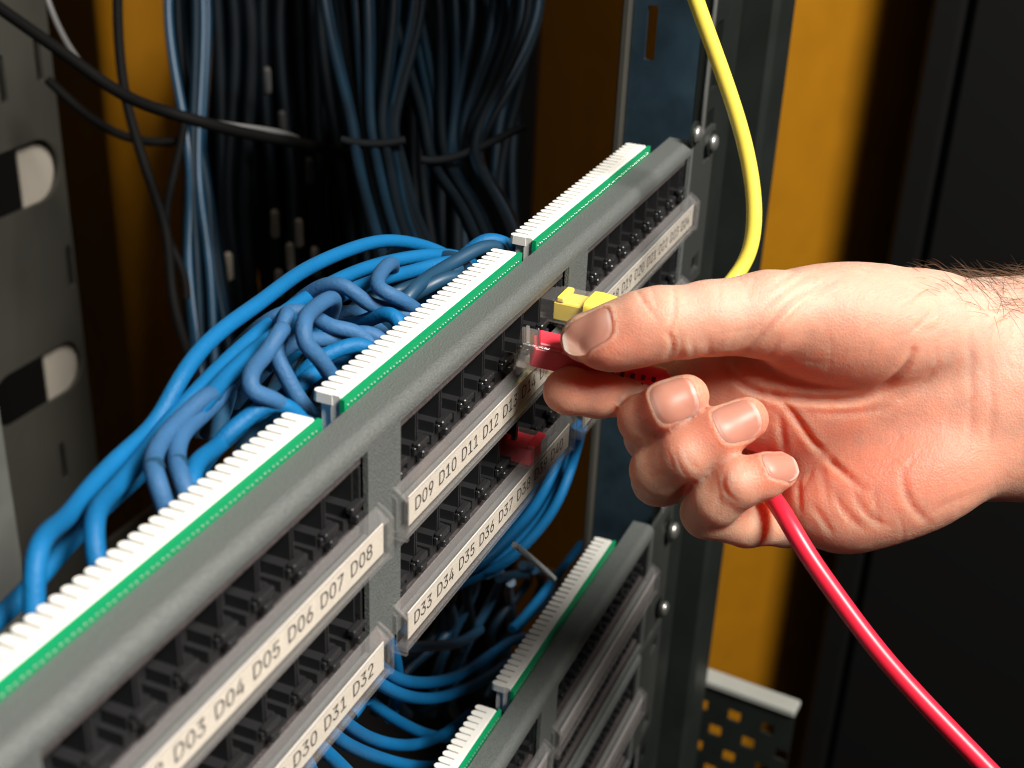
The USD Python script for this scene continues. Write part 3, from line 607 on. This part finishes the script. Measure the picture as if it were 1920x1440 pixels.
for pts, de, wi in (
    # thumb joint
    ([(1190, 535), (1205, 560), (1237, 603)], 0.55, 4), ([(1222, 532), (1228, 556), (1234, 578)], 0.35, 4), ([(1263, 530), (1265, 581), (1252, 634)], 0.5, 4.5), ([(1206, 552), (1200, 575)], 0.2, 4),
    ([(1250, 622), (1262, 645), (1252, 668)], 1.1, 5), ([(1272, 618), (1277, 645), (1272, 668)], 0.5, 5), ([(1298, 640), (1302, 672)], 0.4, 5), ([(1328, 640), (1332, 672)], 0.3, 5),
    # base of the thumb
    ([(1545, 533), (1475, 577), (1435, 622), (1395, 660), (1358, 670)], 1.0, 5), ([(1519, 516), (1466, 550), (1420, 590)], 0.45, 5), ([(1490, 510), (1440, 545)], 0.35, 5), ([(1466, 634), (1436, 673)], 0.45, 5), ([(1580, 520), (1520, 560), (1470, 610)], 0.3, 5), ([(1420, 515), (1400, 560)], 0.2, 5), ([(1350, 530), (1348, 580)], 0.2, 5),
    # palm
    ([(1357, 669), (1370, 699), (1409, 730), (1466, 744), (1562, 751), (1628, 741), (1685, 704), (1712, 658)], 2.4, 6.5), ([(1676, 752), (1729, 721), (1758, 680)], 0.5, 6), ([(1449, 739), (1492, 783), (1519, 822), (1562, 868), (1618, 916)], 1.7, 6), ([(1462, 780), (1471, 845)], 1.0, 6), ([(1520, 772), (1600, 774), (1670, 762)], 0.5, 6),
    ([(1694, 885), (1706, 940), (1740, 978)], 1.0, 7), ([(1562, 918), (1589, 966), (1618, 990)], 0.7, 6), ([(1600, 915), (1632, 970), (1668, 985)], 0.7, 6), ([(1525, 950), (1560, 1000)], 0.6, 6), ([(1494, 895), (1500, 960)], 0.8, 5), ([(1640, 920), (1650, 990)], 0.3, 6), ([(1540, 880), (1556, 950)], 0.4, 6),
    ([(1705, 600), (1740, 620), (1765, 600)], 0.2, 6), ([(1670, 640), (1735, 600), (1790, 560)], 0.2, 6), ([(1810, 560), (1822, 700), (1816, 850)], 0.35, 7), ([(1850, 640), (1860, 760), (1852, 870)], 0.25, 7), ([(1730, 960), (1790, 940), (1850, 915)], 0.3, 8),
    # finger joints
    ([(1265, 838), (1274, 872), (1292, 898)], 0.35, 3.5), ([(1284, 842), (1297, 868), (1312, 884)], 0.4, 4), ([(1255, 850), (1262, 880)], 0.3, 4), ([(1360, 885), (1357, 914), (1378, 938)], 0.5, 4), ([(1345, 898), (1348, 925)], 0.3, 4), ([(1376, 880), (1384, 900)], 0.25, 4), ([(1188, 800), (1215, 818), (1240, 818)], 0.25, 4), ([(1180, 815), (1205, 832)], 0.2, 4)):
    crease(pts, de, wi)
for _ in range(70):                                # small random skin lines over palm, thumb and wrist
    u_, v_ = rng.uniform(1340, 1920), rng.uniform(520, 1000); a_ = rng.normal(2.2 if u_ < 1750 else 1.6, 0.5); L_ = rng.uniform(14, 45)
    crease([(u_ - L_ * math.cos(a_), v_ - L_ * math.sin(a_)), (u_ + rng.normal(0, 4), v_ + rng.normal(0, 4)), (u_ + L_ * math.cos(a_), v_ + L_ * math.sin(a_))], rng.uniform(0.08, 0.22), 3.6)
disp += (meshkit.fbm(V * 0.11, 3, 3) - 0.5) * 0.55 + (meshkit.fbm(V * 0.45, 2, 8) - 0.5) * 0.16     # soft unevenness of flesh
bump_ = lambda u, v, r, a: a * np.exp(-((UV[:, 0] - u) ** 2 + (UV[:, 1] - v) ** 2) / r ** 2) * FACING * front
disp += bump_(1383, 897, 20, 0.35) + bump_(1290, 850, 22, 0.2) + bump_(1285, 650, 14, 0.5) + bump_(1600, 590, 70, 0.8)
# nails: centre, direction to the free edge, normal, half length, half width (mm)
NAILS = []
def vpx(u, v, w=0): return np.array([u, v, -w], float)
for own, (u, v, ax, nrm, hl, hw) in zip((lambda p: smin(chain(p, THUMB, 4), ellip(p, hp(1168, 648, 17), axes(-12), np.array([12.5, 7.0, 8.0])), 4), lambda p: chain(p, MID, 2.6), lambda p: chain(p, RING, 2.6), lambda p: chain(p, PINK, 2.6)), ((1101, 619, (-1, 0.16, 0.06), (0.0, -0.66, -0.75), 7.0, 5.6), (1264, 747, (1, -0.36, -0.05), (0.0, -0.28, -0.96), 6.2, 6.0), (1383, 787, (1, -0.42, 0.05), (0.0, -0.30, -0.95), 6.4, 5.6), (1464, 868, (1, -0.26, 0.12), (0.12, -0.62, -0.78), 4.9, 4.3))):
    ax = np.array(ax, float); ax /= np.linalg.norm(ax); n_ = np.array(nrm); n_ = n_ - ax * (n_ @ ax); n_ /= np.linalg.norm(n_); b_ = np.cross(n_, ax)
    rd = hp(u, v, 0); rd = rd / np.linalg.norm(rd); t_ = D0 - 45.0
    for _ in range(80): t_ += 0.7 * hand_sdf((rd * t_)[None])[0]
    NAILS.append((rd * t_, ax, b_, n_, hl, hw, own))
def nail_grid(c, ax, b, n, hl, hw, own, k=22):
    s, t = np.meshgrid(np.linspace(-1, 1, k), np.linspace(-1, 1, k), indexing='ij')
    r = np.maximum(np.abs(s), np.abs(t)); ang = np.arctan2(t, s); rho = (np.abs(np.cos(ang)) ** 4 + np.abs(np.sin(ang)) ** 4) ** (-0.25)
    s2, t2 = r * rho * np.cos(ang), r * rho * np.sin(ang)
    s2 = s2 * (1 - 0.06 * t2 ** 2); t2 = t2 * (1.0 - 0.05 * s2)
    Q = c + (s2 * hl)[..., None] * ax + (t2 * hw)[..., None] * b
    Q = Q.reshape(-1, 3) + n * (1.2 - 0.1 * 0)
    for _ in range(14): Q = Q - n * np.clip(own(Q), -1, 1.2)[:, None] * 0.6
    Q = Q + n * np.clip(-3.6 - (Q - c) @ n, 0, 9)[:, None]
    return Q, s2.ravel(), t2.ravel(), r.ravel()
for (c, ax, b, n, hl, hw, own) in NAILS:           # seat each nail in a shallow fold of skin
    q = V - c; s = (q @ ax) / hl; t = (q @ b) / hw; z = q @ n
    rr = (np.abs(s) ** 4 + np.abs(t) ** 4) ** 0.25; okk = (z > -7) & (z < 4) & (np.einsum('ij,j->i', N, n) > 0.1) & (np.abs(own(V)) < 0.8)
    fold = np.where(s > 0.55, 0.25, 1.0)
    disp += np.where(okk, -0.45 * (rr < 0.97) + 0.38 * np.exp(-((rr - 1.1) / 0.10) ** 2) * fold - 0.25 * np.exp(-((rr - 0.99) / 0.04) ** 2) * fold, 0)
open_ = np.clip((hand_sdf(V + N * 1.6) / 1.6 - 0.55) / 0.3, 0, 1)      # deep clefts keep their plain surface
V2 = V + N * (disp * open_)[:, None]
V2 = relax(V2, 0.3, 1); V2 = V2 * open_[:, None] + relax(V2, 0.5, 7) * (1 - open_[:, None])
hm2 = trimesh.Trimesh(V2, hm.faces, process=False)
# skin tone: redder finger ends and palm pads, paler wrist and knuckles, fine mottling, plus painted shade and light
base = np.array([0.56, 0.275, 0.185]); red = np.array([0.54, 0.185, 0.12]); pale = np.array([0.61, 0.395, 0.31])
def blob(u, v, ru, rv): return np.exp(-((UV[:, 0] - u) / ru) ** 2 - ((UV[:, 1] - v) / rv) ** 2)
wr = np.clip(0.75 * blob(1110, 700, 110, 70) + 0.75 * blob(1240, 790, 90, 70) + 0.55 * blob(1400, 800, 90, 60) + 0.45 * blob(1470, 900, 80, 60) + 0.45 * blob(1560, 690, 170, 60) + 0.55 * blob(1640, 900, 140, 100) + 0.5 * blob(1500, 800, 120, 90) + 0.4 * blob(1150, 640, 70, 40) + 0.55 * blob(1740, 850, 150, 110), 0, 1)  # last blob paints shade onto the heel of the hand
wp = np.clip(0.7 * blob(1870, 600, 120, 130) + 0.5 * blob(1290, 848, 24, 24) + 0.6 * blob(1383, 897, 24, 24) + 0.6 * blob(1340, 560, 200, 45) + 0.7 * blob(1620, 530, 260, 55), 0, 1)  # last two blobs: paler back skin with the top light painted in
mot = (meshkit.fbm(V * 0.35, 3, 5)[:, None] - 0.5)
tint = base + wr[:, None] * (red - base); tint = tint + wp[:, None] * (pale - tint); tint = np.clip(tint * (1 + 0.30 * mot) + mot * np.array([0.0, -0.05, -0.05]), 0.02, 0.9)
LOOK['skin'] = usdkit.material(stage, '/World/Looks/skin', {
    'a': ('attribute', {'attribute': 'tint'}), 'g': ('geometry', {}),
    'n1': ('noise_texture', dict(scale=520.0, detail=6.0, roughness=0.65)), 'n2': ('voronoi_texture', dict(scale=1500.0)), 'mx': ('mix', dict(fac=0.5)),
    'b': ('bump', dict(strength=0.8, distance=0.0003)),
    'p': ('principled_bsdf', dict(roughness=0.52, specular_ior_level=0.3, subsurface_method='random_walk', subsurface_weight=1.0, subsurface_scale=0.0012, subsurface_radius=(1.0, 0.36, 0.22)))},
    [('g.position', 'n1.vector'), ('g.position', 'n2.vector'), ('n1.color', 'mx.color1'), ('n2.distance', 'mx.color2'), ('mx.color', 'b.height'), ('b.normal', 'p.normal'), ('a.color', 'p.base_color')], surface='p.BSDF')
LOOK['nail'] = usdkit.material(stage, '/World/Looks/nail', {
    'a': ('attribute', {'attribute': 'tint'}), 'p': ('principled_bsdf', dict(roughness=0.42, specular_ior_level=0.3, subsurface_weight=0.6, subsurface_scale=0.001, subsurface_radius=(1.0, 0.4, 0.25)))}, [('a.color', 'p.base_color')], surface='p.BSDF')
person = thing('person', 'bare right hand and hairy wrist pinching the red plug before the panel', 'person')
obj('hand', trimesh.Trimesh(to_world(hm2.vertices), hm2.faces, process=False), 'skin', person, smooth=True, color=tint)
for (c, ax, b, n, hl, hw, own) in NAILS:
    k = 22; Q, s, t, r = nail_grid(c, ax, b, n, hl, hw, own, k)
    Qc = Q + n * (0.05 + 0.32 * np.clip(1 - t ** 2, 0, 1) - 0.30 * (r > 0.985))[:, None] + n * (0.10 * (s > 0.8))[:, None] + ax * (0.2 * (s > 0.92))[:, None]
    i, j = np.meshgrid(np.arange(k - 1), np.arange(k - 1), indexing='ij'); q = np.stack([i * k + j, (i + 1) * k + j, (i + 1) * k + j + 1, i * k + j + 1], -1).reshape(-1, 4)
    top = trimesh.Trimesh(Qc, np.vstack([q[:, [0, 1, 2]], q[:, [0, 2, 3]]]), process=False)
    if (top.face_normals @ n).mean() < 0: top.invert()
    ng = top.vertex_normals; low = Qc - n * 0.35
    rim = np.concatenate([np.arange(k) * k, (k - 1) * k + np.arange(1, k), (np.arange(k - 2, -1, -1)) * k + k - 1, np.arange(k - 2, 0, -1)]); rn = np.roll(rim, -1); M_ = len(Qc)
    side = np.vstack([np.stack([rim, rn, rn + M_], 1), np.stack([rim, rn + M_, rim + M_], 1)])
    full = trimesh.Trimesh(np.vstack([Qc, low]), np.vstack([top.faces, top.faces[:, ::-1] + M_, side]), process=False)
    colr = np.tile(np.array([0.44, 0.195, 0.14]), (M_, 1)); lun = np.exp(-((s + 1.0) / 0.28) ** 2 - (t / 0.55) ** 2)[:, None]; fe = np.clip((s - 0.86 + 0.10 * t ** 2) / 0.05, 0, 1)[:, None]
    colr = colr + lun * (np.array([0.66, 0.44, 0.36]) - colr) * 0.6; colr = colr + 0.40 * fe * (np.array([0.78, 0.66, 0.54]) - colr)
    obj('fingernail', trimesh.Trimesh(to_world(full.vertices), full.faces, process=False), 'nail', person, smooth=50, color=None) if False else obj('fingernail', trimesh.Trimesh(to_world(full.vertices), full.faces, process=False), 'nail', person, smooth=True, color=np.vstack([colr, colr]))
# wrist hair
hv = np.array(hm2.vertices); cand = np.where((UV[:, 0] > 1640) & (UV[:, 1] < 600 + 0 * UV[:, 0]) & (UV[:, 0] < 2050))[0]
cand = cand[(UV[cand, 1] < 505 + np.clip((UV[cand, 0] - 1640) * 0.42, 0, 110))]
wgt = np.clip((UV[cand, 0] - 1640) / 260, 0.03, 1) ** 1.6; pick = rng.choice(cand, 420, p=wgt / wgt.sum())
pts, cnt = [], []
for i_ in pick:
    p = hv[i_]; n = N[i_]; L = rng.uniform(5, 15) * np.clip((UV[i_, 0] - 1560) / 300, 0.25, 1.1)
    dr = np.array([-0.75 + rng.normal(0, .5), rng.normal(-0.05, .45), rng.normal(0, .4)]); dr -= n * (dr @ n) ; dr /= np.linalg.norm(dr) + 1e-6
    cu = np.cross(n, dr) * rng.normal(0, .35)
    for q_ in np.linspace(0, 1, 6): pts.append(to_world(p + L * (dr * q_ * 0.9 + n * (0.42 * q_ - 0.20 * q_ * q_) + cu * q_ * q_) - n * 0.1))
    cnt.append(6)
hc = UsdGeom.BasisCurves.Define(stage, '/World/person/arm_hair'); hc.CreateTypeAttr('linear'); hc.CreateCurveVertexCountsAttr(cnt)
hc.CreatePointsAttr(Vt.Vec3fArray.FromNumpy(np.array(pts, np.float32))); hc.CreateWidthsAttr(Vt.FloatArray.FromNumpy(np.tile(np.array([1, .95, .85, .7, .5, .25], np.float32) * 0.00011, len(cnt)))); hc.SetWidthsInterpolation('vertex')
UsdShade.MaterialBindingAPI.Apply(hc.GetPrim()).Bind(LOOK['hair']); tag(hc.GetPrim(), kind='stuff')

# ---------------------------------------------------------------- plugs and patch cords
def modular_plug(t, org, body, boot=None, fr_=np.eye(3), latch=True, insert=None, i0=-0.0060):
    """Eight-way plug, its nose at org, lying along -y from there; latch under it."""
    X, Y, Z = org
    def mv(mm): mm.vertices = np.array(mm.vertices) @ np.asarray(fr_) + org; return mm
    def b(x0, x1, y0, y1, z0, z1, ch=0.0): return mv(bx(x0, x1, y0, y1, z0, z1, ch))
    obj('body', b(-0.00585, 0.00585, -0.0215, 0, -0.0040, 0.0040, 0.0004), body, t)
    obj('nose_rib', b(-0.00585, 0.00585, -0.0022, -0.0010, 0.0041, 0.0046, 0.0002), 'plug_plastic', t)
    obj('contact', [b(-0.0039 + k * 0.00102, -0.0036 + k * 0.00102, -0.0037, -0.0008, 0.0015, 0.00385) for k in range(8)], 'brass', t)
    if latch:
        l = Polygon([(-0.0006, -0.0041), (-0.0006, -0.0049), (-0.0060, -0.0056), (-0.0120, -0.0068), (-0.0185, -0.0082), (-0.0185, -0.0073), (-0.0120, -0.0059), (-0.0040, -0.0041)])
        lm = prism_x(l, -0.0030, 0.0030); mv(lm); obj('latch', lm, body, t)
    if insert:
        obj('wire_insert', [b(-0.0047, 0.0047, -0.0200, i0, -0.0033, 0.0028, 0.0004), b(-0.0047, 0.0047, -0.0120, i0 - 0.0010, 0.0029, 0.0047, 0.0004), b(-0.0047, 0.0047, -0.0212, -0.0185, 0.0029, 0.0045, 0.0004)], insert, t)
    if boot:
        rows = [(-0.0190, 0.0063, 0.0051), (-0.0215, 0.0064, 0.0052), (-0.0260, 0.0058, 0.0050), (-0.0300, 0.0046, 0.0044), (-0.0345, 0.0038, 0.0038), (-0.0440, 0.0034, 0.0034)]
        n = 24; a = np.arange(n) * 2 * np.pi / n; VV = []
        for i, (y, hx, hz) in enumerate(rows):
            e = 0.35 if i < 3 else 0.7 if i < 4 else 1.0
            VV.append(np.stack([hx * np.sign(np.cos(a)) * np.abs(np.cos(a)) ** e, np.full(n, y), hz * np.sign(np.sin(a)) * np.abs(np.sin(a)) ** e], 1))
        VV = np.vstack(VV + [[[0, rows[0][0], 0]], [[0, rows[-1][0], 0]]]); i, j = np.meshgrid(np.arange(len(rows) - 1), np.arange(n), indexing='ij')
        q = np.stack([i * n + j, i * n + (j + 1) % n, (i + 1) * n + (j + 1) % n, (i + 1) * n + j], -1).reshape(-1, 4); s = np.arange(n); e = (len(rows) - 1) * n; k = len(rows) * n
        mm = trimesh.Trimesh(VV, np.vstack([q[:, [0, 1, 2]], q[:, [0, 2, 3]], np.stack([np.full(n, k), (s + 1) % n, s], 1), np.stack([np.full(n, k + 1), e + s, e + (s + 1) % n], 1)]), process=False)
        mm.fix_normals(); mv(mm); bo = obj('boot', mm, boot, t, smooth=40)
        return bo
red = thing('red_patch_cord', 'red network cable with a clear plug held between thumb and finger', 'cable')
NOSE, TAIL = to_world(hp(973, 649, -3)), to_world(hp(1200, 702, -7))
ay = NOSE - TAIL; ay /= np.linalg.norm(ay); az_ = np.array([0, 0, 1.0]); az_ = az_ - ay * (az_ @ ay); az_ /= np.linalg.norm(az_); ax_ = np.cross(ay, az_); PF = np.array([ax_, ay, az_])
RO = NOSE
bo = modular_plug(red, RO, 'plug_plastic', 'red_boot', PF, insert='red_insert', i0=-0.0040)
for k in range(5):
    for s in (-1, 1):
        hx = 0.0052 - 0.00045 * k
        for zz in (-0.0016, 0.0010):
            mm = bx(-0.0003, 0.0003, -0.0006, 0.0006, -0.0008, 0.0008, 0.0001); mm.vertices = (np.array(mm.vertices) + np.array([s * hx, -0.0275 - 0.0032 * k, zz])) @ PF + RO; obj('strain_relief_slot', mm, 'dark_red', red)
hw = lambda u, v, w: to_world(hp(u, v, w))
obj('lead', tube(spline([RO - 0.038 * ay, RO - 0.043 * ay, hw(1228, 712, -9), hw(1310, 775, -22), hw(1380, 850, -24), hw(1434, 915, -6), hw(1468, 962, 7), hw(1510, 1032, 12), hw(1560, 1105, 14), hw(1640, 1212, 17), hw(1735, 1320, 20), hw(1850, 1440, 24), hw(1960, 1560, 28)], 12), np.concatenate([[0.0027] * 40, np.full(12 * 12 + 1 - 40, 0.0027)]), 20), 'red_cable', red, smooth=60)
yel = thing('yellow_patch_cord', 'yellow network cable plugged into port D16 and rising behind the hand', 'cable')
YO = np.array([0.2322, 0.0120, 0.0140])
modular_plug(yel, YO, 'plug_plastic', 'yellow_boot', insert='yellow_boot', i0=-0.0085)
obj('lead', tube(spline([YO + [0, -0.040, 0], YO + [0, -0.052, -0.001], at_d(1245, 608, 0.455), at_d(1318, 575, 0.466), at_d(1372, 527, 0.470), at_d(1402, 478, 0.470), at_d(1414, 410, 0.468), at_d(1408, 330, 0.466), at_d(1388, 240, 0.462), at_d(1352, 130, 0.456), at_d(1312, 20, 0.450), at_d(1280, -80, 0.445)], 12), 0.00265, 20), 'yellow_cable', yel, smooth=60)
rp = thing('red_plug', 'clear red plug seated alone in the lower row near D39', 'plug')
modular_plug(rp, at_y(1008, 846, -0.001) + np.array([0.0, 0.0205, 0.0]), 'plug_plastic', None, insert='red_insert', i0=-0.0030)
